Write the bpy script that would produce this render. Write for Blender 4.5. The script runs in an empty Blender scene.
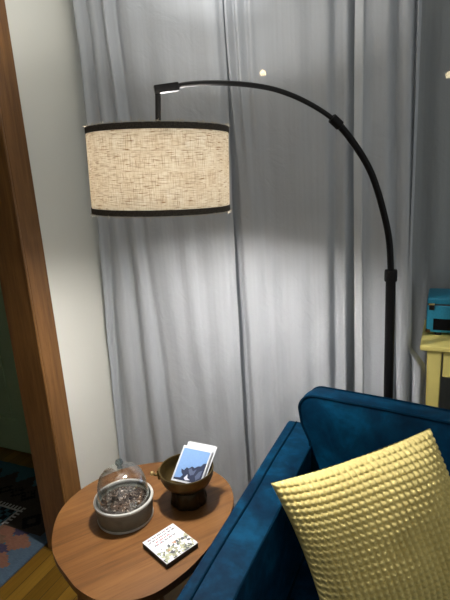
import bpy, bmesh, math, random
from mathutils import Vector, Matrix
from math import sin, cos, pi, sqrt, radians as RAD
random.seed(7)
S = bpy.context.scene
COL = S.collection

# ------------------------------------------------------------------ materials
class NT:
    def __init__(self, name):
        self.m = bpy.data.materials.new(name); self.m.use_nodes = True
        self.t = self.m.node_tree; self.t.nodes.clear()
        self.out = self.n('ShaderNodeOutputMaterial')
    def n(self, kind, **kw):
        nd = self.t.nodes.new(kind)
        for k, v in kw.items():
            if k in nd.inputs:
                self.put(nd.inputs[k], v)
            else:
                setattr(nd, k, v)
        return nd
    def put(self, sock, v):
        if hasattr(v, 'is_output') or hasattr(v, 'is_linked') and hasattr(v, 'links'):
            self.t.links.new(v, sock)
        else:
            if sock.type == 'RGBA' and len(v) == 3: v = (*v, 1)
            sock.default_value = v
    def link(self, a, b): self.t.links.new(a, b)
    def coord(self, rot=(0, 0, 0), scale=(1, 1, 1), loc=(0, 0, 0)):
        tc = self.n('ShaderNodeTexCoord')
        src = tc.outputs['Object']
        if any(rot):
            mr = self.n('ShaderNodeMapping'); mr.inputs['Rotation'].default_value = rot
            self.link(src, mr.inputs['Vector']); src = mr.outputs['Vector']
        mp = self.n('ShaderNodeMapping')
        mp.inputs['Scale'].default_value = scale
        mp.inputs['Location'].default_value = loc
        self.link(src, mp.inputs['Vector'])
        return mp.outputs['Vector']
    def noise(self, vec, scale=5, detail=3, rough=.5, dist=0):
        nd = self.n('ShaderNodeTexNoise')
        self.link(vec, nd.inputs['Vector'])
        nd.inputs['Scale'].default_value = scale; nd.inputs['Detail'].default_value = detail
        nd.inputs['Roughness'].default_value = rough; nd.inputs['Distortion'].default_value = dist
        return nd.outputs['Fac']
    def ramp(self, fac, stops):
        nd = self.n('ShaderNodeValToRGB')
        self.link(fac, nd.inputs['Fac'])
        el = nd.color_ramp.elements
        while len(el) > len(stops): el.remove(el[-1])
        while len(el) < len(stops): el.new(.5)
        for e, (p, c) in zip(el, stops):
            e.position = p; e.color = (*c, 1) if len(c) == 3 else c
        return nd.outputs['Color']
    def math(self, op, a, b=None):
        nd = self.n('ShaderNodeMath', operation=op)
        self.put(nd.inputs[0], a)
        if b is not None: self.put(nd.inputs[1], b)
        return nd.outputs[0]
    def mix(self, fac, a, b, blend='MIX'):
        nd = self.n('ShaderNodeMix', data_type='RGBA', blend_type=blend)
        self.put(nd.inputs[0], fac); self.put(nd.inputs[6], a); self.put(nd.inputs[7], b)
        return nd.outputs[2]
    def bump(self, h, strength=.3, dist=.002):
        nd = self.n('ShaderNodeBump')
        nd.inputs['Strength'].default_value = strength; nd.inputs['Distance'].default_value = dist
        self.link(h, nd.inputs['Height'])
        return nd.outputs['Normal']
    def pbsdf(self, color, rough=.5, metal=0, normal=None, **kw):
        p = self.n('ShaderNodeBsdfPrincipled')
        self.put(p.inputs['Base Color'], color); self.put(p.inputs['Roughness'], rough)
        p.inputs['Metallic'].default_value = metal
        if normal is not None: self.link(normal, p.inputs['Normal'])
        for k, v in kw.items(): self.put(p.inputs[k.replace('_', ' ')], v)
        return p.outputs[0]
    def done(self, sh):
        self.link(sh, self.out.inputs['Surface']); return self.m

def plain(name, col, rough=.5, metal=0, var=.12, scale=30, bump=0, **kw):
    t = NT(name); v = t.coord()
    f = t.noise(v, scale, 3)
    c = t.ramp(f, [(.3, tuple(x * (1 - var) for x in col)), (.7, tuple(min(1, x * (1 + var)) for x in col))])
    nrm = t.bump(f, .4, bump) if bump else None
    return t.done(t.pbsdf(c, rough, metal, nrm, **kw))

def wood(name, dark, mid, light, axis_rot=(0, 0, 0), rough=.4, fine=1.0, spec=.5):
    """long grain along the local x axis after axis_rot"""
    t = NT(name)
    v1 = t.coord(axis_rot, (3 * fine, 60 * fine, 60 * fine))
    v2 = t.coord(axis_rot, (1.2 * fine, 9 * fine, 9 * fine))
    v3 = t.coord(axis_rot, (14 * fine, 420 * fine, 420 * fine))
    a = t.noise(v1, 1, 4, .6, .4); b = t.noise(v2, 1, 3, .5, 1.2); p = t.noise(v3, 1, 2, .5)
    c1 = t.ramp(a, [(.25, dark), (.5, mid), (.78, light)])
    c2 = t.ramp(b, [(.3, dark), (.55, mid), (.75, light)])
    c = t.mix(.45, c1, c2)
    pore = t.ramp(p, [(.3, (.55, .5, .45)), (.45, (1, 1, 1))])
    c = t.mix(.6, c, pore, 'MULTIPLY')
    return t.done(t.pbsdf(c, rough, 0, t.bump(p, .15, .0004), Specular_IOR_Level=spec))

def fabric_lin():
    t = NT('beige_linen')
    tc = t.n('ShaderNodeTexCoord'); sp = t.n('ShaderNodeSeparateXYZ')
    t.link(tc.outputs['Object'], sp.inputs[0])
    ang = t.math('ARCTAN2', sp.outputs[1], sp.outputs[0])
    u = t.math('MULTIPLY', ang, .19)
    def tex(su, sv, detail=2):
        cb = t.n('ShaderNodeCombineXYZ')
        t.link(t.math('MULTIPLY', u, su), cb.inputs[0]); t.link(t.math('MULTIPLY', sp.outputs[2], sv), cb.inputs[1])
        return t.noise(cb.outputs[0], 1, detail, .6)
    hor = tex(30, 620); ver = tex(560, 26); slub = tex(28, 420, 1); slubv = tex(420, 40, 1); big = tex(14, 14, 3)
    base = (.86, .74, .56)
    c = t.ramp(hor, [(.32, (.34, .24, .13)), (.46, (.80, .74, .62)), (.60, (.96, .94, .88))])
    cv = t.ramp(ver, [(.30, (.42, .32, .19)), (.44, (.84, .78, .66)), (.60, (.96, .94, .88))])
    c = t.mix(.5, c, cv)
    sl = t.ramp(slub, [(.30, (.42, .27, .14)), (.37, (1, 1, 1))])
    sl2 = t.ramp(slubv, [(.27, (.5, .34, .2)), (.34, (1, 1, 1))])
    c = t.mix(.9, c, sl, 'MULTIPLY'); c = t.mix(.75, c, sl2, 'MULTIPLY')
    c = t.mix(.4, c, t.ramp(big, [(.3, (.78, .7, .6)), (.7, (1, 1, 1))]), 'MULTIPLY')
    d = t.n('ShaderNodeBsdfDiffuse'); t.link(c, d.inputs[0])
    tr = t.n('ShaderNodeBsdfTranslucent'); t.link(c, tr.inputs[0])
    mx = t.n('ShaderNodeMixShader'); mx.inputs[0].default_value = SHADE_T
    t.link(d.outputs[0], mx.inputs[1]); t.link(tr.outputs[0], mx.inputs[2])
    rf = t.n('ShaderNodeBsdfRefraction'); t.link(c, rf.inputs[0]); rf.inputs['Roughness'].default_value = .85; rf.inputs['IOR'].default_value = 1.25
    m2 = t.n('ShaderNodeMixShader'); m2.inputs[0].default_value = .06
    t.link(mx.outputs[0], m2.inputs[1]); t.link(rf.outputs[0], m2.inputs[2])
    return t.done(m2.outputs[0])
SHADE_T = .25

def curtain_mat(name, col, trans, clear):
    t = NT(name)
    v = t.coord((0, 0, 0), (90, 90, 1.2)); s = t.noise(v, 1, 3)
    v2 = t.coord((0, .5, 0), (14, 14, 9)); s2 = t.noise(v2, 1, 4, .6, 2.2)
    v3 = t.coord((0, 0, 0), (500, 500, 500)); s3 = t.noise(v3, 1, 1)
    c = t.ramp(s, [(.3, tuple(x * .93 for x in col)), (.7, col)])
    nrm = t.bump(t.math('ADD', t.math('MULTIPLY', s2, .8), t.math('MULTIPLY', s3, .03)), .35, .012)
    d = t.n('ShaderNodeBsdfDiffuse'); t.link(c, d.inputs[0]); t.link(nrm, d.inputs['Normal'])
    tr = t.n('ShaderNodeBsdfTranslucent'); t.link(c, tr.inputs[0]); t.link(nrm, tr.inputs['Normal'])
    tp = t.n('ShaderNodeBsdfTransparent')
    m1 = t.n('ShaderNodeMixShader'); m1.inputs[0].default_value = trans
    t.link(d.outputs[0], m1.inputs[1]); t.link(tr.outputs[0], m1.inputs[2])
    m2 = t.n('ShaderNodeMixShader'); m2.inputs[0].default_value = clear
    t.link(m1.outputs[0], m2.inputs[1]); t.link(tp.outputs[0], m2.inputs[2])
    return t.done(m2.outputs[0])

def glass_mat(name, tint=(1, 1, 1), gloss=.9):
    t = NT(name)
    fr = t.n('ShaderNodeLayerWeight'); fr.inputs['Blend'].default_value = .35
    f = t.math('MULTIPLY', t.math('POWER', fr.outputs['Facing'], 1.8), gloss)
    f = t.math('ADD', f, .055)
    tp = t.n('ShaderNodeBsdfTransparent'); t.put(tp.inputs[0], tint)
    g = t.n('ShaderNodeBsdfGlossy'); g.inputs['Roughness'].default_value = .03; t.put(g.inputs[0], (.9, .95, .95))
    mx = t.n('ShaderNodeMixShader'); t.link(f, mx.inputs[0])
    t.link(tp.outputs[0], mx.inputs[1]); t.link(g.outputs[0], mx.inputs[2])
    return t.done(mx.outputs[0])

def emit(name, col, strength):
    t = NT(name); e = t.n('ShaderNodeEmission'); t.put(e.inputs[0], col); e.inputs[1].default_value = strength
    return t.done(e.outputs[0])

def velvet_mat(name='teal_velvet', k=1.0):
    t = NT(name)
    v = t.coord((0, 0, 0), (1, 1, 1))
    a = t.noise(v, 9, 4, .55, .8); b = t.noise(v, 45, 3, .6)
    f = t.math('ADD', t.math('MULTIPLY', a, .75), t.math('MULTIPLY', b, .25))
    c = t.ramp(f, [(.36, (.0002 * k, .009 * k, .024 * k)), (.52, (.0004 * k, .021 * k, .052 * k)), (.68, (.0008 * k, .048 * k, .105 * k))])
    nrm = t.bump(f, .25, .006)
    return t.done(t.pbsdf(c, .62, 0, nrm, Sheen_Weight=.10, Sheen_Roughness=.3, Sheen_Tint=(.03, .40, .85), Specular_IOR_Level=.05))

def wall_mat(name, col):
    t = NT(name); v = t.coord()
    f = t.noise(v, 260, 2); g = t.noise(v, 3, 2)
    c = t.ramp(g, [(.3, tuple(x * .97 for x in col)), (.7, col)])
    return t.done(t.pbsdf(c, .75, 0, t.bump(f, .08, .001), Specular_IOR_Level=.2))

def floor_mat():
    t = NT('oak_floorboards')
    tc = t.n('ShaderNodeTexCoord'); sp = t.n('ShaderNodeSeparateXYZ'); t.link(tc.outputs['Object'], sp.inputs[0])
    W = .057
    xi = t.math('DIVIDE', t.math('ADD', sp.outputs[0], 10.0 + .0075), W)
    fl = t.math('FLOOR', xi); fr = t.math('SUBTRACT', xi, fl)
    wn = t.n('ShaderNodeTexWhiteNoise', noise_dimensions='1D'); t.link(fl, wn.inputs['W'])
    yo = t.math('ADD', t.math('DIVIDE', sp.outputs[1], .9), t.math('MULTIPLY', wn.outputs['Value'], 7.0))
    yl = t.math('FLOOR', yo); yf = t.math('SUBTRACT', yo, yl)
    wn2 = t.n('ShaderNodeTexWhiteNoise', noise_dimensions='2D')
    cb = t.n('ShaderNodeCombineXYZ'); t.link(fl, cb.inputs[0]); t.link(yl, cb.inputs[1]); t.link(cb.outputs[0], wn2.inputs['Vector'])
    tone = t.ramp(wn2.outputs['Value'], [(0, (.12, .062, .007)), (.5, (.19, .10, .012)), (1, (.26, .145, .02))])
    cg = t.n('ShaderNodeCombineXYZ'); t.link(t.math('MULTIPLY', sp.outputs[0], 160.), cg.inputs[0]); t.link(t.math('MULTIPLY', sp.outputs[1], 5.), cg.inputs[1]); t.link(wn2.outputs['Value'], cg.inputs[2])
    g = t.noise(cg.outputs[0], 1, 4, .6, .5)
    c = t.mix(.55, tone, t.ramp(g, [(.3, (.55, .5, .45)), (.6, (1, 1, 1))]), 'MULTIPLY')
    edge = t.math('MINIMUM', fr, t.math('SUBTRACT', 1.0, fr))
    gap = t.math('GREATER_THAN', edge, .022)
    gy = t.math('GREATER_THAN', yf, .003)
    k = t.math('MULTIPLY', gap, gy)
    c = t.mix(k, (.03, .015, .006), c)
    return t.done(t.pbsdf(c, .33, 0, t.bump(k, .5, .001), Specular_IOR_Level=.4))

M = {}
M['wall'] = wall_mat('cream_wall_paint', (.74, .74, .68))
M['wall_window'] = wall_mat('grey_white_wall_paint', (.62, .64, .66))
M['ceiling'] = wall_mat('white_ceiling_paint', (.75, .75, .73))
M['floor'] = floor_mat()
M['trim'] = wood('oak_trim', (.095, .042, .012), (.19, .088, .026), (.30, .150, .048), (0, RAD(90), 0), .38, 1.3)
M['jamb'] = M['trim']
M['green'] = plain('green_door_paint', (.30, .40, .22), .5, 0, .06, 8)
M['walnut'] = wood('walnut_top', (.070, .028, .009), (.165, .072, .022), (.27, .130, .042), (0, 0, RAD(-55)), .36, .8, .3)
M['walnut_leg'] = wood('walnut_leg', (.08, .035, .015), (.15, .07, .028), (.2, .09, .04), (0, RAD(90), 0), .4)
M['velvet'] = velvet_mat()
M['piping'] = plain('dark_teal_piping', (.0006, .012, .028), .8, 0, .15, 60, Specular_IOR_Level=.03)
M['black_metal'] = plain('black_powder_coat', (.004, .004, .005), .5, 0, .15, 80, Specular_IOR_Level=.18)
M['dark_bronze'] = plain('dark_bracket_metal', (.007, .007, .008), .4, 0, .1, 80, Specular_IOR_Level=.3)
M['linen'] = fabric_lin()
M['shade_trim'] = plain('black_brown_binding', (.050, .040, .030), .85, 0, .5, 400)
M['thread'] = plain('pale_thread', (.50, .45, .36), .8)
UP_E = 170.0
def bulb_mat():
    t = NT('lamp_bulb_glow'); g = t.n('ShaderNodeNewGeometry'); sp = t.n('ShaderNodeSeparateXYZ'); t.link(g.outputs['Normal'], sp.inputs[0])
    k = t.math('MAXIMUM', t.math('MULTIPLY', sp.outputs[2], -1.0), 0.0)
    ku = t.math('MULTIPLY', t.math('POWER', t.math('MAXIMUM', sp.outputs[2], 0.0), 2.0), UP_E)
    st = t.math('ADD', t.math('ADD', t.math('MULTIPLY', t.math('POWER', k, 8.0), 250.0), ku), 105.0)
    e = t.n('ShaderNodeEmission'); t.put(e.inputs[0], (1.0, .955, .90)); t.link(st, e.inputs[1])
    return t.done(e.outputs[0])
M['bulb'] = bulb_mat()
M['white_plastic'] = plain('white_plastic', (.7, .7, .68), .5)
M['curtain'] = curtain_mat('white_curtain_cloth', (.520, .550, .588), .18, .05)
M['curtain_thick'] = curtain_mat('white_curtain_hem', (.58, .61, .64), .10, .02)
M['sheer'] = curtain_mat('grey_sheer_cloth', (.40, .425, .435), .2, .07)
M['yellow_paint'] = plain('yellow_table_paint', (.72, .62, .20), .45, 0, .05, 14)
M['turq'] = plain('turquoise_leatherette', (.012, .22, .36), .5, 0, .12, 220, .0006)
M['black_cloth'] = plain('black_grille_cloth', (.004, .004, .005), .8, 0, .4, 600, Specular_IOR_Level=.1)
M['rubber'] = plain('black_rubber', (.01, .01, .01), .7)
M['brass_dark'] = plain('aged_bronze_corner', (.12, .075, .035), .35, .9)
M['gold'] = plain('gold_metal', (.75, .55, .26), .3, 1)
M['brass'] = plain('aged_brass', (.115, .078, .026), .40, .85, .35, 25, .0012)
M['brass_foot'] = plain('dark_brass_foot', (.035, .026, .012), .42, .8, .4, 25, .001)
M['zinc'] = plain('weathered_zinc', (.15, .15, .12), .6, .1, .22, 35, .001)
M['zinc_rim'] = plain('pale_zinc_rim', (.46, .46, .43), .5, .2, .12, 40)
M['glass'] = glass_mat('clear_glass')
M['pane'] = glass_mat('window_glass', (.95, .97, 1), .6)
M['white_card'] = plain('white_card', (.66, .68, .72), .45, 0, .02)
M['card_back'] = plain('grey_card_back', (.25, .26, .28), .6)
M['yellow_chenille'] = plain('yellow_chenille', (.63, .53, .215), .9, 0, .10, 160, Specular_IOR_Level=.05)
M['dark_box'] = plain('dark_box_edge', (.035, .034, .03), .6)
M['tapered'] = wood('dark_sofa_leg', (.03, .014, .006), (.06, .03, .012), (.09, .045, .02), (0, RAD(90), 0))
M['lampglow'] = emit('warm_porch_bulb', (1, .72, .34), 26)
M['lampglow_dim'] = emit('warm_porch_bulb_far', (1, .8, .45), 9)
M['asphalt'] = plain('dark_ground', (.02, .02, .022), .9)
def flat(name, col, rough=.6): return plain(name, col, rough, 0, .04, 200)

# ------------------------------------------------------------------ object helpers
BASE = {}
def tag(o, label=None, cat=None, group=None, kind=None):
    if label: o['label'] = label
    if cat: o['category'] = cat
    if group: o['group'] = group
    if kind: o['kind'] = kind
    return o
def thing(name, label, cat, loc=(0, 0, 0), rot=(0, 0, 0), group=None):
    o = bpy.data.objects.new(name, None); COL.objects.link(o)
    o.location = loc; o.rotation_euler = rot; o.empty_display_size = .05
    from mathutils import Euler
    BASE[o.name] = Matrix.Translation(loc) @ Euler(rot).to_matrix().to_4x4()
    return tag(o, label, cat, group)
def obj(name, bm, mats, parent=None, smooth=True, loc=None, local=False, angle=35):
    """bm holds world coordinates unless local; the mesh is stored relative to its thing's base"""
    if not isinstance(mats, (list, tuple)): mats = [mats]
    if parent is not None: base = BASE[parent.name]
    else: base = Matrix.Translation(loc or (0, 0, 0))
    if not local: bmesh.ops.transform(bm, matrix=base.inverted(), verts=bm.verts)
    me = bpy.data.meshes.new(name)
    bmesh.ops.recalc_face_normals(bm, faces=bm.faces)
    bm.to_mesh(me); bm.free()
    for m in mats: me.materials.append(m)
    if smooth:
        me.polygons.foreach_set('use_smooth', [True] * len(me.polygons))
        try: me.set_sharp_from_angle(angle=RAD(angle))
        except Exception: pass
    o = bpy.data.objects.new(name, me); COL.objects.link(o)
    if parent is not None:
        o.parent = parent
    else:
        o.location = loc or (0, 0, 0)
    BASE[o.name] = base
    return o
def struct(name, bm, mats, smooth=False, parent=None):
    o = obj(name, bm, mats, parent, smooth)
    if parent is None: o['kind'] = 'structure'
    return o
def B(): return bmesh.new()
def merge(bm, other, mat=None, mi=None):
    if mat is not None: bmesh.ops.transform(other, matrix=mat, verts=other.verts)
    me = bpy.data.meshes.new('tmp'); other.to_mesh(me); other.free()
    n = len(bm.faces); bm.from_mesh(me); bpy.data.meshes.remove(me)
    if mi is not None:
        bm.faces.ensure_lookup_table()
        for f in bm.faces[n:]: f.material_index = mi
def box(bm, x0, x1, y0, y1, z0, z1, bev=0, seg=2, mi=0, mat=None):
    b = bmesh.new(); bmesh.ops.create_cube(b, size=1)
    for v in b.verts:
        v.co = Vector((x0 + (v.co.x + .5) * (x1 - x0), y0 + (v.co.y + .5) * (y1 - y0), z0 + (v.co.z + .5) * (z1 - z0)))
    if bev: bmesh.ops.bevel(b, geom=list(b.edges), offset=bev, segments=seg, profile=.6, affect='EDGES', clamp_overlap=True)
    merge(bm, b, mat, mi)
    return bm
def lathe(bm, prof, c=(0, 0, 0), seg=48, wave=None, mi=0, mat=None):
    b = bmesh.new(); rings = []
    for r, z in prof:
        if r <= 1e-6: rings.append([b.verts.new((0, 0, z))]); continue
        ring = []
        for k in range(seg):
            a = 2 * pi * k / seg; rr = r * (wave(a, z) if wave else 1)
            ring.append(b.verts.new((rr * cos(a), rr * sin(a), z)))
        rings.append(ring)
    for A, Bq in zip(rings, rings[1:]):
        if len(A) == 1 and len(Bq) == 1: continue
        if len(A) == 1:
            for k in range(seg): b.faces.new((A[0], Bq[k], Bq[(k + 1) % seg]))
        elif len(Bq) == 1:
            for k in range(seg): b.faces.new((A[k], A[(k + 1) % seg], Bq[0]))
        else:
            for k in range(seg): b.faces.new((A[k], A[(k + 1) % seg], Bq[(k + 1) % seg], Bq[k]))
    m = Matrix.Translation(c) @ (mat or Matrix())
    merge(bm, b, m, mi); return bm
def tube(bm, pts, r, seg=10, closed=False, mi=0):
    pts = [Vector(p) for p in pts]; n = len(pts)
    R = r if isinstance(r, (list, tuple)) else [r] * n
    b = bmesh.new(); rings = []; up = None
    for i, p in enumerate(pts):
        if closed: t = pts[(i + 1) % n] - pts[i - 1]
        else: t = pts[min(i + 1, n - 1)] - pts[max(i - 1, 0)]
        t.normalize()
        if up is None:
            up = t.orthogonal().normalized()
        else:
            up = (up - t * up.dot(t)).normalized()
        s = t.cross(up)
        rings.append([b.verts.new(p + (up * cos(2 * pi * k / seg) + s * sin(2 * pi * k / seg)) * R[i]) for k in range(seg)])
    m = n if closed else n - 1
    for i in range(m):
        A, Q = rings[i], rings[(i + 1) % n]
        off = 0
        if closed and i == n - 1:
            off = min(range(seg), key=lambda o: sum((A[k].co - Q[(k + o) % seg].co).length for k in range(seg)))
        for k in range(seg): b.faces.new((A[k], A[(k + 1) % seg], Q[(k + 1 + off) % seg], Q[(k + off) % seg]))
    if not closed:
        b.faces.new(rings[0]); b.faces.new(rings[-1])
    merge(bm, b, None, mi); return bm
def catmull(P, sub=8, closed=False):
    P = [Vector(p) for p in P]; n = len(P); out = []
    rng = range(n) if closed else range(n - 1)
    for i in rng:
        if closed: a, b, c, d = P[i - 1], P[i], P[(i + 1) % n], P[(i + 2) % n]
        else: a, b, c, d = P[max(i - 1, 0)], P[i], P[i + 1], P[min(i + 2, n - 1)]
        for k in range(sub):
            t = k / sub
            out.append(.5 * ((2 * b) + (c - a) * t + (2 * a - 5 * b + 4 * c - d) * t * t + (3 * b - a - 3 * c + d) * t ** 3))
    if not closed: out.append(P[-1])
    return out
def prism(bm, outline, z0, z1, bev=0, seg=2, mi=0, mat=None):
    b = bmesh.new()
    lo = [b.verts.new((p[0], p[1], z0)) for p in outline]; hi = [b.verts.new((p[0], p[1], z1)) for p in outline]
    n = len(outline)
    ft = b.faces.new(hi); fb = b.faces.new(lo[::-1])
    for k in range(n): b.faces.new((lo[k], lo[(k + 1) % n], hi[(k + 1) % n], hi[k]))
    if bev:
        es = list(ft.edges) + list(fb.edges)
        bmesh.ops.bevel(b, geom=es, offset=bev, segments=seg, profile=.6, affect='EDGES')
    merge(bm, b, mat, mi); return bm
def lerp(a, b, t): return a + (b - a) * t
def sstep(a, b, x):
    t = max(0, min(1, (x - a) / (b - a))); return t * t * (3 - 2 * t)

# ------------------------------------------------------------------ the room shell
XW = -1.265          # face of the left wall
YW = 1.80            # face of the window wall
CEIL = 2.40
struct('floor', box(B(), -3.2, 1.9, -2.2, YW + .1, -.05, 0), M['floor'])
struct('ceiling', box(B(), -3.2, 1.9, -2.2, YW + .1, CEIL, CEIL + .05), M['ceiling'])
b = B()
box(b, XW - .11, XW, 1.19, YW, 0, CEIL); box(b, XW - .11, XW, .30, 1.19, 2.08, CEIL); box(b, XW - .11, XW, -2.2, .30, 0, CEIL)
struct('wall_left', b, M['wall'])
WX0, WX1, WZ0, WZ1 = -1.0, .85, .75, 2.15
b = B()
box(b, XW - .11, WX0, YW, YW + .12, 0, CEIL); box(b, WX1, 1.9, YW, YW + .12, 0, CEIL)
box(b, WX0, WX1, YW, YW + .12, 0, WZ0); box(b, WX0, WX1, YW, YW + .12, WZ1, CEIL)
struct('wall_window', b, M['wall_window'])
b = B()
for x0, x1, z0, z1 in ((WX0, WX0 + .05, WZ0, WZ1), (WX1 - .05, WX1, WZ0, WZ1), (WX0, WX1, WZ0, WZ0 + .05), (WX0, WX1, WZ1 - .05, WZ1), (-.1, -.05, WZ0, WZ1)):
    box(b, x0, x1, YW + .03, YW + .08, z0, z1, .004)
win = struct('window_1', b, M['white_plastic'])
obj('pane', box(B(), WX0 + .05, WX1 - .05, YW + .05, YW + .056, WZ0 + .05, WZ1 - .05), M['pane'], win, False)
b = B()   # casing boards round the doorway
box(b, XW, -1.25, 1.178, 1.262, 0, 2.16, .003); box(b, XW, -1.25, .225, .31, 0, 2.16, .003); box(b, XW, -1.25, .31, 1.178, 2.075, 2.16, .003)
struct('trim_1', b, M['trim'])
b = B()   # the jamb lining
box(b, -1.376, -1.256, 1.170, 1.19, 0, 2.075, .002); box(b, -1.376, -1.256, .30, .318, 0, 2.075, .002); box(b, -1.376, -1.256, .318, 1.17, 2.055, 2.075)
tube(b, [(-1.2535, 1.1735, .0), (-1.2535, 1.1735, 2.07)], .0045, 8)
struct('trim_2', b, M['jamb'])
struct('baseboard_left', box(B(), XW, XW + .014, 1.262, YW, 0, .13, .004), M['trim'])
struct('baseboard_window', box(B(), XW + .014, 1.9, YW - .014, YW, 0, .13, .004), M['trim'])
struct('wall_back', box(B(), -3.2, .25, -2.26, -2.2, 0, CEIL), M['wall'])  # unseen, added across part of the back to cut light on the jamb
struct('wall_hall_far', box(B(), -3.26, -3.2, -2.2, YW, 0, CEIL), M['wall'])  # unseen, added to close off the hall and keep it dim
# the hall beyond the doorway
struct('wall_hall', box(B(), -3.2, XW - .11, 1.70, YW, 0, CEIL), M['wall'])
b = B()
DX0, DX1 = -2.72, -1.90
DX1 = -1.92
box(b, DX0, DX1, 1.672, 1.70, .012, 2.02)
for x0, x1 in ((DX0, DX0 + .10), (DX1 - .10, DX1), (-2.37, -2.27)): box(b, x0, x1, 1.66, 1.675, .012, 2.02, .003)
for z0, z1 in ((.012, .20), (.95, 1.10), (1.90, 2.02)): box(b, DX0, DX1, 1.6603, 1.675, z0, z1, .003)
for xa, xb in ((DX0 + .10, -2.37), (-2.27, DX1 - .10)):
    for za, zb in ((.20, .95), (1.10, 1.90)):
        box(b, xa + .03, xb - .03, 1.664, 1.674, za + .03, zb - .03, .006)
door = struct('door_1', b, M['green'])
b = B()
lathe(b, [(0, 0), (.014, 0), (.012, .02), (.026, .035), (.026, .055), (.012, .064), (0, .066)], (-2.66, 1.66, 1.0), 20, mat=Matrix.Rotation(RAD(90), 4, 'X'))
obj('door_knob', b, M['brass'], door)
b = B()
box(b, -1.92, -1.83, 1.684, 1.70, 0, 2.10, .003); box(b, -2.81, -2.72, 1.684, 1.70, 0, 2.10, .003); box(b, -2.72, -1.92, 1.684, 1.70, 2.02, 2.10, .003)
struct('trim_3', b, M['green'])

# ------------------------------------------------------------------ hall rug, a woven kilim
def rug():
    x1, y0, y1 = -1.402, .35, 1.575; x0 = -2.35; c = .0095
    nx = int((x1 - x0) / c); ny = int((y1 - y0) / c)
    cols = [(.085, .13, .18), (.24, .115, .075), (.055, .045, .035), (.012, .012, .014), (.05, .13, .16), (.42, .42, .40), (.18, .11, .07), (.06, .05, .09)]
    mats = []
    for i, cc in enumerate(cols):
        t = NT('kilim_wool_' + ['slate', 'terracotta', 'brown', 'black', 'teal', 'cream', 'tan', 'plum'][i])
        v = t.coord((0, 0, 0), (40, 900, 1)); f = t.noise(v, 1, 2); g = t.noise(t.coord(), 60, 2)
        q = t.ramp(f, [(.3, tuple(k * .7 for k in cc)), (.7, tuple(k * 1.15 for k in cc))])
        q = t.mix(.4, q, t.ramp(g, [(.3, (.7, .7, .7)), (.7, (1, 1, 1))]), 'MULTIPLY')
        mats.append(t.done(t.pbsdf(q, .95, 0, t.bump(f, .5, .002), Specular_IOR_Level=.05)))
    def pat(x, y):
        d = x1 - x; e = y1 - y
        def dia(cx, cy, s): return (abs(d - cx) + abs(y - cy)) / s
        if d < .046: return 0
        if e < .012: return 2
        if e < .055: return 4
        if e < .13: return 4 if abs(((d / .11) % 1) - .5) * 2 > (e - .05) / .08 else 2
        if y < 1.205:      # stepped terracotta medallions along the door side
            yy = (y - 1.148) / .105; k = abs(yy - round(yy)); 
            if d < .235:
                if k * 2 + abs(d - .112) / .075 < .95: return 1
                if abs(k - .5) * 2 + abs(d - .145) / .04 < .95: return 7 if abs(k - .5) < .2 else 4
                if d > .15 and y > 1.12 - (d - .15): return 1 if y > 1.16 else 6
                return 0
            return 6 if d < .26 else (4 if (int(d / .05) + int(y / .05)) % 2 else 0)
        # a toothed panel, then black rings and knots on the brown field
        if .235 < d < .46 and y < 1.322:
            if y > 1.302 or d < .258: return 5 if (y > 1.302 and int(d / c) % 2 == 0) or (d < .258 and int(y / c) % 2 == 0) else 2
            return 5 if (y > 1.29 or d < .27) else (4 if (int(d / .025) + int(y / .025)) % 2 else 3)
        for cy in (1.262, 1.40):
            q = dia(.150 if cy < 1.3 else .13, cy, .052)
            if .5 < q < 1.05: return 3
        for cx in (.30, .37, .44, .56, .63):
            q = dia(cx, 1.392, .042)
            if .4 < q < 1.0 and (int(d / c) + int(y / c)) % 4: return 3
        return 2
    bm = B(); V = {}
    for i in range(nx + 1):
        for j in range(ny + 1):
            V[i, j] = bm.verts.new((x1 - i * c, y0 + j * c, .008 + .0008 * sin(i * 1.1) * sin(j * .7)))
    for i in range(nx):
        for j in range(ny):
            f = bm.faces.new((V[i, j], V[i, j + 1], V[i + 1, j + 1], V[i + 1, j])); f.material_index = pat(x1 - (i + .5) * c, y0 + (j + .5) * c)
    bot = bmesh.ops.extrude_face_region(bm, geom=[f for f in bm.faces])
    # keep the upper sheet patterned and drop the copy to the floor
    for g in bot['geom']:
        if isinstance(g, bmesh.types.BMVert): g.co.z = .0005
    return bm, mats
bm, mats = rug()
o = obj('rug', bm, mats, None, False, loc=(-1.87, .96, 0))
tag(o, 'blue, brown and terracotta patterned flat-woven rug lying on the wood floor beyond the doorway', 'rug')

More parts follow.
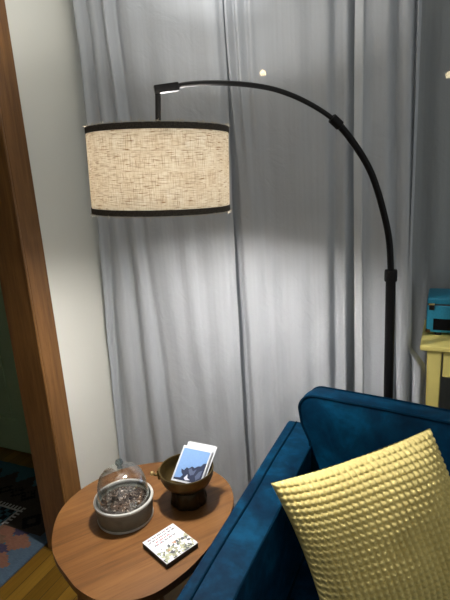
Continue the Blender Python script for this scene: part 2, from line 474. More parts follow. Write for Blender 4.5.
# ------------------------------------------------------------------ curtains
def curtain(name, label, ctrl, y, z0, z1, mat, seed, hem=None, amp=.0035, special=None, zlo=None):
    """ctrl: rows (x at top, x at bottom, depth offset)"""
    rnd = random.Random(seed); sub = 7
    top = catmull([(c[0], c[2], 0) for c in ctrl], sub); bot = catmull([(c[1], c[3] if len(c) > 3 else c[2], 0) for c in ctrl], sub)
    n = len(top); rows = 90
    ph = [rnd.uniform(0, 6.28) for _ in range(8)]
    bm = B(); G = []
    for j in range(rows + 1):
        z = lerp(z0, z1, j / rows); t = sstep(.25, 1.95, z); r = []
        for i in range(n):
            xt, xb = top[i].x, bot[i].x
            if special: t2 = special(i / (n - 1), z, t)
            else: t2 = t
            x = lerp(xb, xt, t2); tf = sstep(1.25, 1.75, z); yy = y + lerp(bot[i].y, top[i].y, tf) * .74 * (1 + .18 * sin(3.1 * z + ph[0] + i * .11))
            yy += amp * (sin(9 * z + 17 * x + ph[1]) * .6 + sin(23 * z - 31 * x + ph[2]) * .35 + sin(5 * z + 70 * x + ph[3]) * .5)
            x += .004 * sin(2.3 * z + ph[4] + x * 9)
            r.append(bm.verts.new((x, yy, z)))
        G.append(r)
    for j in range(rows):
        for i in range(n - 1):
            f = bm.faces.new((G[j][i], G[j][i + 1], G[j + 1][i + 1], G[j + 1][i]))
            if hem and hem(i / (n - 1)): f.material_index = 1
    o = obj(name, bm, [mat, M['curtain_thick']], None, True, loc=((ctrl[0][0] + ctrl[-1][0]) / 2, y, z0), angle=180)
    return tag(o, label, 'curtain')
YC = 1.525
TOPZ = CEIL - .02
left = [(-1.222, -1.257, .028), (-1.205, -1.252, -.008), (-1.185, -1.245, .0), (-1.166, -1.237, .030), (-1.140, -1.195, -.004), (-1.118, -1.150, -.010), (-1.100, -1.112, .024), (-1.078, -1.062, -.012), (-1.064, -1.03, -.016), (-1.048, -1.004, .022), (-1.02, -.965, .006), (-.97, -.92, .0), (-.915, -.87, .008), (-.86, -.82, -.002), (-.80, -.78, .006), (-.745, -.745, -.003), (-.705, -.71, -.010), (-.684, -.690, -.004), (-.674, -.676, .010), (-.664, -.667, .016)]
curtain('curtain', 'white curtain panel hanging nearest the cream wall, behind the lamp shade', left, YC, .03, TOPZ, M['curtain'], 1)
mid = [(-.694, -.694, .066), (-.676, -.674, .060), (-.657, -.652, .034, .046), (-.642, -.628, -.016, .004), (-.622, -.606, .012, -.006), (-.604, -.590, -.016, -.008), (-.584, -.572, .008, -.002), (-.566, -.552, -.014, .004), (-.548, -.532, .002), (-.51, -.50, .012, .008), (-.47, -.472, .004), (-.43, -.432, -.008), (-.39, -.398, -.002), (-.36, -.372, -.010), (-.338, -.346, -.012), (-.320, -.327, .014), (-.303, -.305, .002), (-.287, -.287, -.012), (-.268, -.272, .034), (-.255, -.262, .045)]
curtain('curtain', 'middle white curtain panel falling between the lamp shade and the black lamp pole', mid, YC + .002, .03, TOPZ, M['curtain'], 2)
right = [(-.262, -.262, -.016), (-.252, -.251, -.018), (-.240, -.236, -.020), (-.234, -.230, -.012), (-.215, -.208, -.004), (-.195, -.178, -.012), (-.176, -.152, -.018), (-.158, -.132, .016), (-.140, -.112, -.014), (-.122, -.092, -.010), (-.113, -.086, .022), (-.108, -.076, -.002), (-.104, -.062, -.008), (-.101, -.051, .010), (-.099, -.048, .03)]
def flare(u, z, t):
    k = sstep(.72, .86, u)
    return lerp(t, sstep(.75, .835, z), k)
curtain('curtain', 'right white curtain panel with a stitched hem strip, hanging behind the black lamp pole', right, YC + .004, .03, TOPZ, M['curtain'], 3, hem=lambda u: u < .17, special=flare)
back = [(-.36 + k * .052, -.36 + k * .052, (.012 if k % 2 else -.012) * (1 + .4 * sin(k * 1.7))) for k in range(23)]
curtain('curtain', 'dim grey sheer curtain at the window behind the yellow table', back, 1.765, .03, TOPZ, M['sheer'], 4, amp=.002)
tr_ = thing('curtain_track', 'white ceiling track that carries the white curtain panels', 'curtain track', (-.2, YC, CEIL))
obj('rail', box(B(), XW + .02, .2, YC - .03, YC + .04, CEIL - .022, CEIL - .0005, .003), M['white_plastic'], tr_)
obj('rail', box(B(), -.40, .90, 1.745, 1.785, CEIL - .022, CEIL - .0005, .003), M['white_plastic'], tr_)

# ------------------------------------------------------------------ lights in the night outside
struct('ground', box(B(), -6, 4, YW + .12, 9, -.35, -.3), M['asphalt'])
for (x, y, z), lab in (((-1.758, 5.0, 2.295), 'small warm street light glowing through the curtain above the arm of the lamp'),
                       ((-.076, 5.0, 2.06), 'small warm street light glimmering through the grey sheer at the right edge')):
    s = thing('street_light', lab, 'street light', (x, y, -.3))
    obj('post', tube(B(), [(x, y, -.3), (x, y, z - .03)], .025, 10), M['black_metal'], s)
    g = B(); bmesh.ops.create_uvsphere(g, u_segments=16, v_segments=10, radius=.030)
    bmesh.ops.transform(g, matrix=Matrix.Translation((x, y, z)), verts=g.verts)
    obj('globe', g, M['lampglow'] if x < -1 else M['lampglow_dim'], s)

struct('night_backdrop', box(B(), -9, 8, 8.5, 9, -.3, 7), M['asphalt'])  # unseen dark backdrop added to shut out the bright world behind the window

# ------------------------------------------------------------------ arc floor lamp
PX, PY = -.148, 1.43
DIR = Vector((-.7922, -.6103, 0))
def arc(s, z): return Vector((PX, PY, 0)) + DIR * s + Vector((0, 0, z))
lamp = thing('floor_lamp', 'black arc floor lamp with a glowing beige linen drum shade over the side table', 'floor lamp', (PX, PY, 0))
obj('base', lathe(B(), [(0, 0), (.118, 0), (.12, .004), (.12, .016), (.116, .02), (.02, .022), (.017, .045), (0, .045)], (PX, PY, 0)), M['black_metal'], lamp)
obj('pole', tube(B(), [(PX, PY, .03), (PX, PY, 1.08)], .0135, 20), M['black_metal'], lamp)
obj('collar', lathe(B(), [(.0, 1.052), (.0165, 1.052), (.0175, 1.056), (.0175, 1.078), (.0165, 1.084), (.0, 1.086)], (PX, PY, 0), 24), M['black_metal'], lamp)
AR = [(0, 1.078), (.0075, 1.169), (.0277, 1.2525), (.0617, 1.3468), (.1055, 1.4176), (.1639, 1.4838), (.2335, 1.5289), (.311, 1.5611), (.3862, 1.5765), (.4645, 1.5828), (.5315, 1.5820), (.592, 1.5745)]
pts = catmull([arc(*q) for q in AR], 8)
k = 5 * 8
obj('arc_tube', tube(B(), pts[:k + 1], .0090, 16), M['black_metal'], lamp)
d = (pts[k + 1] - pts[k - 1]).normalized()
obj('connector', tube(B(), [pts[k] - d * .016, pts[k] - d * .014, pts[k] + d * .014, pts[k] + d * .016], [.0105, .0125, .0125, .0105], 16), M['black_metal'], lamp)
obj('arm', tube(B(), pts[k:], .0062, 14), M['dark_bronze'], lamp)
end = arc(.6075, 1.587)
q = Matrix.Translation(arc(.588, 1.5745)) @ Matrix.Rotation(math.atan2(DIR.y, DIR.x), 4, 'Z') @ Matrix.Rotation(RAD(6), 4, 'Y')
obj('bracket', box(B(), -.03, .028, -.0095, .0095, -.0095, .0095, .003, mat=q), M['dark_bronze'], lamp)
# shade frame: axis leans a little
SC = Vector((-.639, 1.0518, 1.3925)); SR = .165; SH = .0945
lean = Matrix.Rotation(RAD(2.6), 4, Vector((-.42, .90, 0)))
SM = Matrix.Translation(SC) @ lean
topc = SM @ Vector((0, 0, SH))
obj('stem', tube(B(), [arc(.6075, 1.570), SM @ Vector((0, 0, SH - .02))], .0068, 12), M['dark_bronze'], lamp)
def sobj(name, bm, mat, parent):
    """shade parts keep their own axis: the object is placed, the mesh stays round its origin"""
    me_o = obj(name, bm, mat, parent, True, local=True)
    return me_o
def ring_wall(r0, r1, z0, z1, seg=96):
    b = B(); lathe(b, [(r0, z0), (r1, z0), (r1, z1), (r0, z1), (r0, z0)], (0, 0, 0), seg); return b
shade = obj('lamp_shade', ring_wall(SR - .0016, SR, -SH, SH), M['linen'], lamp, True, local=True)
shade.matrix_local = Matrix.Translation(Vector((PX, PY, 0))).inverted() @ SM
BASE[shade.name] = SM
obj('binding', ring_wall(SR - .0030, SR + .0012, SH - .0125, SH + .0005), M['shade_trim'], shade, True, local=True)
obj('binding', ring_wall(SR - .0030, SR + .0012, -SH - .0005, -SH + .0125), M['shade_trim'], shade, True, local=True)
b = B(); rnd = random.Random(3)
for zz, sg in ((SH, 1), (-SH, -1)):
    for i in range(210):
        a = rnd.uniform(0, 2 * pi); l = rnd.uniform(.002, .006) * (2.2 if rnd.random() < .08 else 1); da = rnd.uniform(-.03, .03)
        p0 = Vector(((SR + .0008) * cos(a), (SR + .0008) * sin(a), zz - sg * .001)); r2 = SR + rnd.uniform(-.002, .004)
        p1 = Vector((r2 * cos(a + da * .4), r2 * sin(a + da * .4), zz + sg * l * .6)); p2 = Vector((r2 * cos(a + da), r2 * sin(a + da), zz + sg * l))
        tube(b, [p0, p1, p2], .00045, 4)
    for i in range(60):   # loose selvedge yarn lying along the rim
        a = i * 2 * pi / 60
        tube(b, [((SR + .0012) * cos(a + e * .105), (SR + .0012) * sin(a + e * .105), zz + sg * (.0008 + .0012 * abs(sin(i * 2.1 + e * 3)))) for e in (0, .33, .66, 1)], .0006, 4)
f = obj('frayed_edge', b, M['thread'], shade, True, local=True)
f['kind'] = 'stuff'; f['label'] = 'pale frayed threads along the rims'
b = B()
for i in range(3):
    a = i * 2 * pi / 3 + .4
    tube(b, [(0, 0, SH - .025), ((SR - .004) * cos(a), (SR - .004) * sin(a), SH - .012)], .0022, 6)
lathe(b, [(.0, SH - .03), (.022, SH - .03), (.022, SH - .024), (0, SH - .024)], (0, 0, 0), 24)
obj('spider_fitter', b, M['dark_bronze'], shade, True, local=True)
BZ = -.005; BEAM = 32; UPBEAM = 84
obj('socket', lathe(B(), [(0, SH - .02), (.017, SH - .022), (.019, SH - .03), (.019, BZ + .06), (.0, BZ + .06)], (0, 0, 0), 24), M['white_plastic'], shade, True, local=True)
bulb = obj('bulb', lathe(B(), [(.014, BZ + .040), (.022, BZ + .034), (.032, BZ + .022), (.037, BZ + .010), (.038, BZ), (.037, BZ - .010), (.033, BZ - .020), (.024, BZ - .030), (.012, BZ - .036), (0, BZ - .038)], (0, 0, 0), 28), M['bulb'], shade, True, local=True)
obj('bulb_collar', lathe(B(), [(0, BZ + .060), (.0145, BZ + .059), (.0145, BZ + .0405), (0, BZ + .0402)], (0, 0, 0), 28), M['white_plastic'], bulb, True, local=True)
# the bulb's own downward flood beam
ld = bpy.data.lights.new('bulb_beam', 'SPOT'); ld.energy = BEAM; ld.color = (1.0, .96, .91); ld.spot_size = RAD(154); ld.spot_blend = 1.0; ld.shadow_soft_size = .034
lo = bpy.data.objects.new('bulb_beam', ld); COL.objects.link(lo); lo.location = SM @ Vector((0, 0, BZ - .076)); lo.rotation_euler = (0, 0, 0)
# added spot beside the bulb, aimed up so the ceiling fills the room
lu = bpy.data.lights.new('uplight_fill', 'SPOT'); lu.energy = UPBEAM; lu.color = (1.0, .97, .93); lu.spot_size = RAD(98); lu.spot_blend = 1.0; lu.shadow_soft_size = .034
lp = bpy.data.objects.new('uplight_fill', lu); COL.objects.link(lp); lp.location = SM @ Vector((-.030, .075, BZ + .03)); lp.rotation_euler = (RAD(180), 0, 0)

# ------------------------------------------------------------------ side table
TZ = .50
outl = [(-.893, .775), (-.946, .856), (-.962, .940), (-.944, 1.025), (-.895, 1.105), (-.812, 1.166), (-.735, 1.188), (-.655, 1.186), (-.575, 1.152), (-.522, 1.090), (-.500, 1.02), (-.496, .95), (-.503, .87), (-.518, .80), (-.552, .725), (-.605, .680), (-.66, .664), (-.72, .672), (-.77, .692), (-.84, .728)]
outl = [(p.x, p.y) for p in catmull([(x, y, 0) for x, y in outl], 6, True)]
tbl = thing('side_table', 'walnut side table with a rounded-triangle top beside the blue sofa arm', 'side table', (-.73, .93, 0))
obj('tabletop', prism(B(), outl, TZ - .020, TZ, .004, 3), M['walnut'], tbl)
for lx, ly, dx, dy in ((-.84, .83, -.05, -.045), (-.79, 1.07, -.04, .05), (-.60, 1.04, .03, .05), (-.64, .78, .015, -.055)):
    b = B(); tube(b, [(lx, ly, TZ - .020), (lx + dx * .5, ly + dy * .5, .24), (lx + dx, ly + dy, .0)], [.017, .0135, .009], 16)
    obj('leg', b, M['walnut_leg'], tbl)
b = B()
box(b, -.80, -.64, .85, 1.02, TZ - .045, TZ - .019, .004)
for lx, ly in ((-.84, .83), (-.79, 1.07), (-.60, 1.04), (-.64, .78)):
    tube(b, [(-.72, .93, TZ - .033), (lx, ly, TZ - .033)], .010, 8)
obj('underframe', b, M['walnut_leg'], tbl)

# ------------------------------------------------------------------ zinc pot, glass cloche and the dried bits in it
CX, CY = -.764, .917
pot = thing('planter_pot', 'round grey zinc pot with a pale rim under the glass dome', 'pot', (CX, CY, TZ))
obj('bowl', lathe(B(), [(0, TZ + .0003), (.071, TZ + .0003), (.0728, TZ + .004), (.0765, TZ + .052), (.0765, TZ + .056), (.0718, TZ + .056), (.0714, TZ + .0458), (.0645, TZ + .0456), (.0640, TZ + .040), (0, TZ + .040)], (CX, CY, 0), 64), M['zinc'], pot)
obj('rim', lathe(B(), [(.0715, TZ + .0535), (.0785, TZ + .0535), (.0795, TZ + .0565), (.0785, TZ + .0595), (.0725, TZ + .0595), (.0715, TZ + .0575), (.0715, TZ + .0535)], (CX, CY, 0), 64), M['zinc_rim'], pot)
obj('foot_ring', lathe(B(), [(.070, TZ + .0001), (.0742, TZ + .0001), (.0748, TZ + .003), (.0742, TZ + .006), (.070, TZ + .006), (.070, TZ + .0001)], (CX, CY, 0), 64), M['zinc_rim'], pot)
# potpourri
b = B(); rnd = random.Random(11)
lathe(b, [(.0632, TZ + .0402), (.0628, TZ + .047), (.04, TZ + .053), (.015, TZ + .055), (0, TZ + .055)], (CX, CY, 0), 32, mi=0)
for i in range(520):
    a = rnd.uniform(0, 2 * pi); r = .0575 * sqrt(rnd.random()); z = TZ + .054 - .009 * (r / .058) ** 2 + rnd.uniform(-.001, .006)
    c = bmesh.new()
    bmesh.ops.create_icosphere(c, subdivisions=1, radius=1)
    s = rnd.uniform(.0018, .0050)
    m = Matrix.Translation((CX + r * cos(a), CY + r * sin(a), z)) @ Matrix.Rotation(rnd.uniform(0, 6), 4, Vector((rnd.uniform(-1, 1), rnd.uniform(-1, 1), rnd.uniform(-1, 1)))) @ Matrix.Diagonal((s, s * rnd.uniform(.4, 1), s * rnd.uniform(.2, .6), 1))
    for v in c.verts: v.co *= rnd.uniform(.75, 1.2)
    merge(b, c, m, rnd.choice([0, 0, 0, 1, 1, 2, 2, 3]))
o = obj('potpourri', b, [flat('dark_bark', (.035, .022, .015)), flat('brown_bark', (.11, .07, .045)), flat('grey_seed_husk', (.26, .21, .17)), flat('pale_husk', (.50, .44, .38))], None, False, loc=(CX, CY, TZ + .04))
tag(o, 'dark brown dried bark and seed bits heaped in the zinc pot', 'potpourri', kind='stuff')
clo = thing('glass_cloche', 'clear glass dome with a round knob standing over the zinc pot', 'glass dome', (CX, CY, TZ + .0595))
DZ = TZ + .0462
prof = [(.0690, DZ), (.0697, DZ + .002), (.0683, DZ + .005), (.0670, DZ + .030), (.0640, DZ + .055), (.057, DZ + .075), (.045, DZ + .089), (.029, DZ + .097), (.012, DZ + .1005), (0, DZ + .101)]
inner = [(max(r - .0018, 0), z - .0018 if r < .06 else z) for r, z in prof[::-1]]
dome = obj('dome', lathe(B(), prof + inner[:-1] + [(.0672, DZ)], (CX, CY, 0), 64), M['glass'], clo)
obj('dome_lip', tube(B(), [(CX + .0690 * cos(a * pi / 32), CY + .0690 * sin(a * pi / 32), DZ + .0015) for a in range(64)], .0016, 8, True), M['glass'], clo)
obj('knob', lathe(B(), [(0, DZ + .1), (.0075, DZ + .101), (.0055, DZ + .105), (.0100, DZ + .111), (.0108, DZ + .116), (.0085, DZ + .122), (0, DZ + .125)], (CX, CY, 0), 32), glass_mat('knob_glass', (.62, .68, .70), 1.0), clo)

# ------------------------------------------------------------------ brass footed bowl
BX, BY = -.632, 1.032
bowl = thing('brass_bowl', 'aged brass footed bowl with a loop handle, holding photo cards', 'bowl', (BX, BY, TZ))
RZ = TZ + .100
prof = [(0, TZ + .046), (.030, TZ + .046), (.050, TZ + .052), (.066, TZ + .066), (.0730, TZ + .082), (.0740, RZ - .004), (.0760, RZ), (.0750, RZ + .0025), (.0720, RZ + .002), (.0695, RZ - .006), (.0680, TZ + .080), (.058, TZ + .064), (.040, TZ + .056), (0, TZ + .054)]
obj('basin', lathe(B(), prof, (BX, BY, 0), 72), M['brass'], bowl)
lob = lambda a, z: 1 + .085 * abs(cos(4 * a)) * (1 if z < TZ + .043 else .3) - .03
b = B(); lathe(b, [(0, TZ + .0003), (.048, TZ + .0003), (.0495, TZ + .004), (.0475, TZ + .014), (.0455, TZ + .026), (.0455, TZ + .038), (.044, TZ + .0445), (.036, TZ + .048), (0, TZ + .048)], (BX, BY, 0), 96, wave=lob)
obj('foot', b, M['brass_foot'], bowl)
# handle on the left of the rim
hd = Vector((-.93, -.36, 0)).normalized(); sd = Vector((-hd.y, hd.x, 0))
c0 = Vector((BX, BY, 0)) + hd * .0762
b = B()
hm = Matrix.Translation(c0 + Vector((0, 0, RZ - .012))) @ Matrix.Rotation(math.atan2(hd.y, hd.x), 4, 'Z')
box(b, -.004, .004, -.009, .009, -.016, .012, .002, mat=hm)
tube(b, [c0 + Vector((0, 0, RZ - .016)), c0 + hd * .010 + Vector((0, 0, RZ - .018)), c0 + hd * .018 + Vector((0, 0, RZ - .015))], .0042, 10)
hz = obj('handle', b, M['brass'], bowl)
g = B(); bmesh.ops.create_uvsphere(g, u_segments=16, v_segments=10, radius=.0065)
bmesh.ops.transform(g, matrix=Matrix.Translation(c0 + hd * .020 + Vector((0, 0, RZ - .014))), verts=g.verts)
obj('handle_knob', g, M['gold'], hz)

# photo cards standing in the bowl
sky = flat('printed_sky_blue', (.22, .38, .68), .35); rock = flat('printed_rock_slate', (.035, .045, .09), .35); rock2 = flat('printed_rock_grey', (.12, .15, .24), .35); foam = flat('printed_pale_foam', (.75, .78, .9), .35)
def card(label, bl, br, tl, faces, thick=.0012):
    bl, br, tl = Vector(bl), Vector(br), Vector(tl)
    ux = br - bl; uy = tl - bl; nrm = ux.cross(uy).normalized()
    if nrm.y > 0: nrm = -nrm
    o = B()
    def P(u, v, h): return bl + ux * u + uy * v + nrm * h
    def slab(poly, h0, h1, mi):
        lo = [o.verts.new(P(u, v, h0)) for u, v in poly]; hi = [o.verts.new(P(u, v, h1)) for u, v in poly]
        fs = [o.faces.new(hi), o.faces.new(lo[::-1])] + [o.faces.new((lo[k], lo[(k + 1) % len(poly)], hi[(k + 1) % len(poly)], hi[k])) for k in range(len(poly))]
        for f in fs: f.material_index = mi
    slab([(0, 0), (1, 0), (1, 1), (0, 1)], -thick, 0, 0)
    for i, (poly, mi) in enumerate(faces): slab(poly, -.0002, .0002 + .00008 * i, mi)
    ob = obj('photo_card', o, [M['white_card'], sky, rock, rock2, foam, M['card_back']], None, False, loc=tuple(bl))
    return tag(ob, label, 'photo card')
rocky = [([(.05, .05), (.95, .05), (.95, .93), (.05, .93)], 1),
         ([(.05, .05), (.95, .05), (.95, .62), (.86, .60), (.80, .52), (.70, .50), (.62, .44), (.52, .47), (.44, .40), (.36, .42), (.30, .33), (.20, .36), (.24, .26), (.32, .2), (.26, .12), (.05, .10)], 2),
         ([(.44, .36), (.52, .42), (.60, .34), (.70, .42), (.66, .26), (.56, .22), (.50, .28)], 3),
         ([(.72, .22), (.80, .36), (.90, .42), (.88, .2), (.78, .12)], 3),
         ([(.38, .12), (.46, .24), (.50, .14), (.60, .10), (.46, .07)], 4)]
cbl = Vector((-.668, 1.006, .572)); cbr = Vector((-.587, 1.022, .560)); ctl = Vector((-.6525, 1.066, .6485))
card('photo card of dark rocks under a blue sky, foremost in the brass bowl', cbl, cbr, ctl, rocky)
off = Vector((.006, .012, .003))
card('white-edged photo card just behind the blue sky card in the brass bowl', cbl + off, cbr + off, ctl + off + Vector((.002, .001, .002)), [([(.05, .05), (.95, .05), (.95, .93), (.05, .93)], 0)])
off = Vector((.006, .020, .010))
card('grey photo card at the back right of the brass bowl, mostly hidden', cbl + off, cbr + off + Vector((-.010, .000, .001)), ctl + off + Vector((.002, .002, -.010)), [([(.03, .03), (.97, .03), (.97, .97), (.03, .97)], 5)])

# ------------------------------------------------------------------ small printed tile block
ca = RAD(67.0)
CM = Matrix.Translation((-.5895, .8555, TZ)) @ Matrix.Rotation(ca, 4, 'Z')
til = thing('coaster_box', 'small square dark-sided box with white printed lid lying on the side table', 'box', (-.5895, .8555, TZ), (0, 0, ca))
obj('case', box(B(), -.047, .047, -.0505, .0505, .0003, .0125, .0012, mat=CM), M['dark_box'], til)
b = B(); rnd = random.Random(5)
box(b, -.047, .047, -.0505, .0505, .0122, .0135, .0004, mi=0, mat=CM)
zt = .01352
def dash(x0, x1, y0, y1, mi, h=.00008):
    box(b, x0, x1, y0, y1, zt - .0003, zt + h, mi=mi, mat=CM)
# four lines of unreadably small lettering
for li, (xa, xb) in enumerate(((-.036, .034), (-.040, .040), (-.024, .018), (-.033, .028))):
    y = .041 - li * .0090; x = xa
    while x < xb:
        w = rnd.uniform(.005, .013); x_e = min(x + w, xb); xx = x
        while xx < x_e - .0008:
            l = rnd.uniform(.0014, .0022); hh = rnd.choice([.0024, .0024, .0034])
            dash(xx, min(xx + l, x_e), y, y + hh * 1.3, 1 if li == 2 or rnd.random() < .12 else 2)
            xx += l + .0004
        x = x_e + .0028
# a crowd of little drawn figures along the lower half
for i in range(230):
    x = rnd.uniform(-.045, .045); y = -.049 + .044 * rnd.random() ** 1.2; w = rnd.uniform(.0026, .0060); hh = rnd.uniform(.004, .012)
    y = min(y, .006 - hh * .5)
    pl = [(x + w * cos(k) * rnd.uniform(.6, 1.1), y + hh * .5 * sin(k) * rnd.uniform(.7, 1.1)) for k in [j * pi / 4 for j in range(8)]]
    pl = [(max(-.0462, min(.0462, px)), max(-.0497, py)) for px, py in pl]
    prism(b, pl, zt - .0003, zt + .0001 + i * .0000012, mi=rnd.choice([3, 3, 4, 4, 5, 5, 5, 0, 0, 0] + ([6] if y > -.02 else [4])), mat=CM)
obj('lid', b, [M['white_card'], flat('ink_red', (.38, .04, .05)), flat('ink_black', (.05, .04, .05)), flat('ink_olive', (.26, .27, .17)), flat('ink_grey', (.07, .075, .08)), flat('ink_sage', (.38, .40, .27)), flat('ink_orange', (.40, .17, .07))], til, False)

# ------------------------------------------------------------------ sofa
def pad(w, h, t, r, bulge, shear=None, n=10, rings=10):
    """a boxed cushion: face in the local x-z plane, thickness along y (front at -t/2)"""
    out = []
    for cx, cz, a0 in ((w / 2 - r, h / 2 - r, 0), (-w / 2 + r, h / 2 - r, 90), (-w / 2 + r, -h / 2 + r, 180), (w / 2 - r, -h / 2 + r, 270)):
        for k in range(n + 1):
            a = RAD(a0 + 90 * k / n); out.append((cx + r * cos(a), cz + r * sin(a)))
    # resample the straight runs so that the faces stay even
    P = []
    for i, p in enumerate(out):
        q = out[(i + 1) % len(out)]; L = math.hypot(q[0] - p[0], q[1] - p[1]); m = max(1, int(L / .04))
        for j in range(m): P.append((lerp(p[0], q[0], j / m), lerp(p[1], q[1], j / m)))
    b = B(); N = len(P)
    def face(sg):
        rs = []
        for i in range(rings):
            s = 1 - i / rings
            d = t / 2 + bulge * (1 - s ** 2.6)
            rs.append([b.verts.new((x * s, sg * d, z * s)) for x, z in P])
        c = b.verts.new((0, sg * (t / 2 + bulge), 0))
        for A, Q in zip(rs, rs[1:]):
            for k in range(N): b.faces.new((A[k], A[(k + 1) % N], Q[(k + 1) % N], Q[k]))
        for k in range(N): b.faces.new((rs[-1][k], rs[-1][(k + 1) % N], c))
        return rs[0]
    F = face(-1); K = face(1)
    prev = F
    for j in range(1, 6):
        tt = -t / 2 + t * j / 6; g = 1 + .018 * sin(pi * j / 6)
        cur = [b.verts.new((x * g, tt, z * g)) for x, z in P]
        for k in range(N): b.faces.new((prev[k], prev[(k + 1) % N], cur[(k + 1) % N], cur[k]))
        prev = cur
    for k in range(N): b.faces.new((prev[k], prev[(k + 1) % N], K[(k + 1) % N], K[k]))
    ed = [[Vector((x * 1.002, y, z * 1.002)) for x, z in P] for y in (-t / 2, t / 2)]
    return b, ed
AZ = .60; AX0, AX1 = -.447, -.337; AY0, AY1 = .47, 1.378
sofa = thing('sofa', 'teal blue velvet sofa with piped square arm and loose back cushion', 'sofa', (.35, .95, 0))
def arm(x0, x1):
    o = obj('armrest', box(B(), x0, x1, AY0, AY1, .12, AZ, .012, 3), M['velvet'], sofa)
    b = B(); sgn = 1 if x0 < 0 else -1
    xs = (x0 + .029, x1 - .003) if x0 < 0 else (x1 - .029, x0 + .003)
    for x, z in ((xs[0], AZ + .0008), (xs[1], AZ - .0025)):
        path = [(x, AY0 - .0006, .16), (x, AY0 - .0006, z - .014), (x, AY0 + .004, z - .004), (x, AY0 + .014, z)] + [(x + .0012 * sin(k * .9), lerp(AY0 + .03, AY1 - .03, k / 16), z - .0006 * (k % 2)) for k in range(17)] + [(x, AY1 - .014, z), (x, AY1 - .004, z - .004), (x, AY1 + .0006, z - .014), (x, AY1 + .0006, .16)]
        tube(b, path, .0030, 8)
    obj('piping', b, M['piping'], o)
arm(AX0, AX1); arm(1.137, 1.247)
obj('back_frame', box(B(), AX1 + .001, 1.136, 1.342, 1.376, .12, .585, .012, 3), M['velvet'], sofa)
obj('base_rail', box(B(), AX1 + .001, 1.136, .49, 1.341, .12, .204, .010, 2), M['velvet'], sofa)
for x in (-.40, 1.20):
    for y in (.53, 1.325):
        obj('leg', tube(B(), [(x, y, .122), (x, y, 0)], [.022, .013], 16), M['tapered'], sofa)
for i, xc in enumerate((.0315, .7685)):
    b, ed = pad(.730, .80, .115, .035, .016)
    m = Matrix.Translation((xc, .90, .262)) @ Matrix.Rotation(RAD(-90), 4, 'X')
    bmesh.ops.transform(b, matrix=m, verts=b.verts)
    o = obj('seat_cushion', b, M['velvet'], sofa)
    pb = B()
    for e in ed: tube(pb, [m @ v for v in e], .0035, 8, True)
    obj('piping', pb, M['piping'], o)
for i, xc in enumerate((.022, .765)):
    W, Hh, T = .715, .350, .095
    b, ed = pad(W, Hh, T, .042, .020)
    def bend(v):
        s = sstep(.02, .12, v.z) * (1 - sstep(-.5, .3, v.x / W * 2)) if i == 0 else 0
        v = v.copy(); v.x -= .042 * s; v.z += .006 * s - .004 * sstep(-.05, .06, v.y) * sstep(.05, .17, v.z)
        return v
    m = Matrix.Translation((xc, 1.268, .554 if i == 0 else .572)) @ Matrix.Rotation(RAD(-4 if i == 0 else 0), 4, 'Z') @ Matrix.Rotation(RAD(1.5 if i == 0 else 0), 4, 'Y') @ Matrix.Rotation(RAD(-6), 4, 'X')
    for v in b.verts: v.co = m @ bend(v.co)
    o = obj('back_cushion', b, M['velvet'], sofa)
    pb = B()
    for e in ed: tube(pb, [m @ bend(v) for v in e], .0038, 8, True)
    obj('piping', pb, M['piping'], o)

# ------------------------------------------------------------------ yellow chenille pillow
def pillow():
    Lc = Vector((-.356, .950, .670)); e1 = Vector((.332, .240, .070)); e2 = Vector((.160, -.085, -.328))
    nv = e1.cross(e2).normalized()
    if nv.y > 0: nv = -nv
    cen = Lc + e1 / 2 + e2 / 2
    N = 25; NU = 29; q = 8
    def surf(u, v, sg, nubs):
        # u, v in -1..1 ; edges curve in, corners stay out
        pu = u * (1 - .07 * (1 - v * v) * abs(u) ** 3); pv = v * (1 - .05 * (1 - u * u) * abs(v) ** 3)
        T = .098 if sg > 0 else .050
        th = T * (max(0, (1 - u ** 4) * (1 - abs(v) ** 3.2))) ** .62 * (1 - .12 * (u * u + v * v) / 2)
        th -= .006 * math.exp(-((u - .02) ** 2 / .05 + (v - .02) ** 2 / .02)) * (sg > 0)
        th -= .006 * math.exp(-((u - .25 - .2 * v) ** 2 / .012 + (v - .25) ** 2 / .2)) * (sg > 0)
        th += .006 * sin(4 * u + 2.5 * v + 1) * (1 - u * u) * (1 - v * v)
        p = cen + e1 * pu * .5 + e2 * pv * .5 + nv * sg * max(th, 0)
        if nubs:
            wob = .06 * sin(5 * u + 3 * v)
            a = abs(sin(pi * (N * (v + 1) / 2 + .12 * sin(4 * u)))); c = abs(sin(pi * (NU * (u + 1) / 2 + wob)))
            p += nv * sg * .0120 * (a ** .5) * (.06 + .94 * c ** .7)
        return p
    bm = B()
    def sheet(sg, n, m, nubs):
        G = [[bm.verts.new(surf(-1 + 2 * i / n, -1 + 2 * j / m, sg, nubs)) for i in range(n + 1)] for j in range(m + 1)]
        for j in range(m):
            for i in range(n):
                bm.faces.new((G[j][i], G[j][i + 1], G[j + 1][i + 1], G[j + 1][i]))
    sheet(1, NU * q, N * q, True); sheet(-1, NU * 4, N * 4, True)
    bmesh.ops.remove_doubles(bm, verts=bm.verts, dist=.0004)
    return bm, cen
bm, cen = pillow()
o = obj('throw_pillow', bm, M['yellow_chenille'], None, True, loc=tuple(cen), angle=180)
tag(o, 'square yellow chenille throw pillow with rows of nubs leaning on the blue sofa', 'pillow')

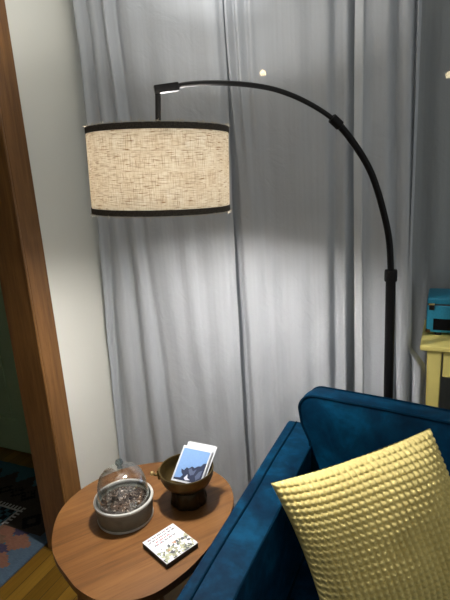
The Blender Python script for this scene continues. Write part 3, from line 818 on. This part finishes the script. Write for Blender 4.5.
# ------------------------------------------------------------------ yellow table at the right
YT = thing('console_table', 'yellow painted wooden table standing behind the sofa beside the curtain', 'table', (.2, 1.6, 0))
TX0, TX1, TY0, TY1, TTZ = -.067, .52, 1.472, 1.745, .852
b = B(); box(b, TX0, TX1, TY0, TY1, TTZ - .017, TTZ, .006, 3)
obj('tabletop', b, M['yellow_paint'], YT)
for lx in (TX0 + .020, TX1 - .060):
    for ly in (TY0 + .012, TY1 - .055):
        b = bmesh.new(); bmesh.ops.create_cube(b, size=1)
        for v in b.verts:
            k = 1 if v.co.z > 0 else .62
            v.co = Vector((lx + .020 + v.co.x * .040 * k, ly + .020 + v.co.y * .040 * k, (v.co.z + .5) * (TTZ - .0172)))
        bmesh.ops.bevel(b, geom=list(b.edges), offset=.0025, segments=2, affect='EDGES')
        obj('leg', b, M['yellow_paint'], YT)
b = B()
box(b, TX0 + .026, TX0 + .042, TY0 + .052, TY1 - .055, TTZ - .11, TTZ - .0175, .002)
box(b, TX1 - .042, TX1 - .026, TY0 + .052, TY1 - .055, TTZ - .11, TTZ - .0175, .002)
box(b, TX0 + .06, TX1 - .06, TY1 - .035, TY1 - .02, TTZ - .11, TTZ - .0175, .002)
obj('apron', b, M['yellow_paint'], YT)
dr = obj('drawer', box(B(), TX0 + .0635, TX1 - .0635, TY0 + .017, TY0 + .033, TTZ - .100, TTZ - .0215, .003), M['yellow_paint'], YT)
b = B(); lathe(b, [(0, 0), (.008, 0), (.007, .012), (.014, .02), (.014, .026), (.008, .031), (0, .032)], (.226, TY0 + .017, TTZ - .062), 20, mat=Matrix.Rotation(RAD(90), 4, 'X'))
obj('knob', b, M['brass'], dr)

# ------------------------------------------------------------------ turquoise suitcase record player
CS = thing('record_player', 'turquoise suitcase record player with black speaker panel on the yellow table', 'record player', (.12, 1.64, TTZ))
KX0, KX1, KY0, KY1 = -.056, .29, 1.566, 1.70
obj('case_bottom', box(B(), KX0, KX1, KY0, KY1, TTZ + .011, TTZ + .098, .008, 3), M['turq'], CS)
lid = obj('case_lid', box(B(), KX0 + .0005, KX1 - .0005, KY0 + .0005, KY1 - .0005, TTZ + .0995, TTZ + .120, .008, 3), M['turq'], CS)
obj('seam', box(B(), KX0 + .003, KX1 - .003, KY0 + .003, KY1 - .003, TTZ + .096, TTZ + .101), M['dark_box'], CS)
obj('speaker_panel', box(B(), KX0 + .020, KX1 - .020, KY0 - .0012, KY0 + .004, TTZ + .020, TTZ + .056, .001), M['black_cloth'], CS)
for x in (KX0 + .012, KX1 - .012):
    o = obj('latch', box(B(), x - .005, x + .010, KY0 - .0035, KY0 + .003, TTZ + .083, TTZ + .101, .0015), M['dark_bronze'], CS)
    obj('latch_plate', box(B(), x - .006, x + .010, KY0 - .0040, KY0 + .002, TTZ + .0985, TTZ + .1035, .001), M['gold'], o)
for x0, x1 in ((KX0 - .0012, KX0 + .013), (KX1 - .013, KX1 + .0012)):
    obj('corner_guard', box(B(), x0, x1, KY0 - .0013, KY0 + .014, TTZ + .0098, TTZ + .022, .003), M['brass_dark'], CS)
for x in (KX0 + .035, KX1 - .035):
    for y in (KY0 + .02, KY1 - .02):
        obj('foot', lathe(B(), [(0, 0), (.010, 0), (.011, .011), (0, .0112)], (x, y, TTZ + .0002), 16), M['rubber'], CS)
obj('handle', tube(B(), catmull([(.08, KY0 + .001, TTZ + .078), (.083, KY0 - .014, TTZ + .075), (.12, KY0 - .020, TTZ + .073), (.157, KY0 - .014, TTZ + .075), (.16, KY0 + .001, TTZ + .078)], 6), .005, 10), M['rubber'], CS)

# ------------------------------------------------------------------ camera, world, view
cam = bpy.data.cameras.new('camera'); co = bpy.data.objects.new('camera', cam); COL.objects.link(co)
cam.sensor_fit = 'VERTICAL'; cam.sensor_height = 36.0; cam.lens = 495.0 / 600 * 36; cam.clip_start = .02
r = Vector((.91128816, .40688148, -.06325623)); u = Vector((-.04641981, .25415377, .9660492)); f = Vector((-.40914434, .87741286, -.25049469))
co.matrix_world = Matrix(((r.x, u.x, -f.x, 0), (r.y, u.y, -f.y, 0), (r.z, u.z, -f.z, 1.38), (0, 0, 0, 1)))
S.camera = co
w = bpy.data.worlds.new('world'); S.world = w; w.use_nodes = True
bg = w.node_tree.nodes['Background']; bg.inputs[0].default_value = (.99, 1.0, .97, 1); bg.inputs[1].default_value = .50
S.view_settings.view_transform = 'Standard'; S.view_settings.look = 'None'
S.view_settings.gamma = 1.0; S.view_settings.use_curve_mapping = False
S.view_settings.exposure = 0.27
try:
    S.cycles.use_denoising = True
    S.cycles.max_bounces = 10; S.cycles.transparent_max_bounces = 24
    S.cycles.caustics_refractive = False; S.cycles.caustics_reflective = False
    S.cycles.sample_clamp_indirect = 4
except Exception: pass
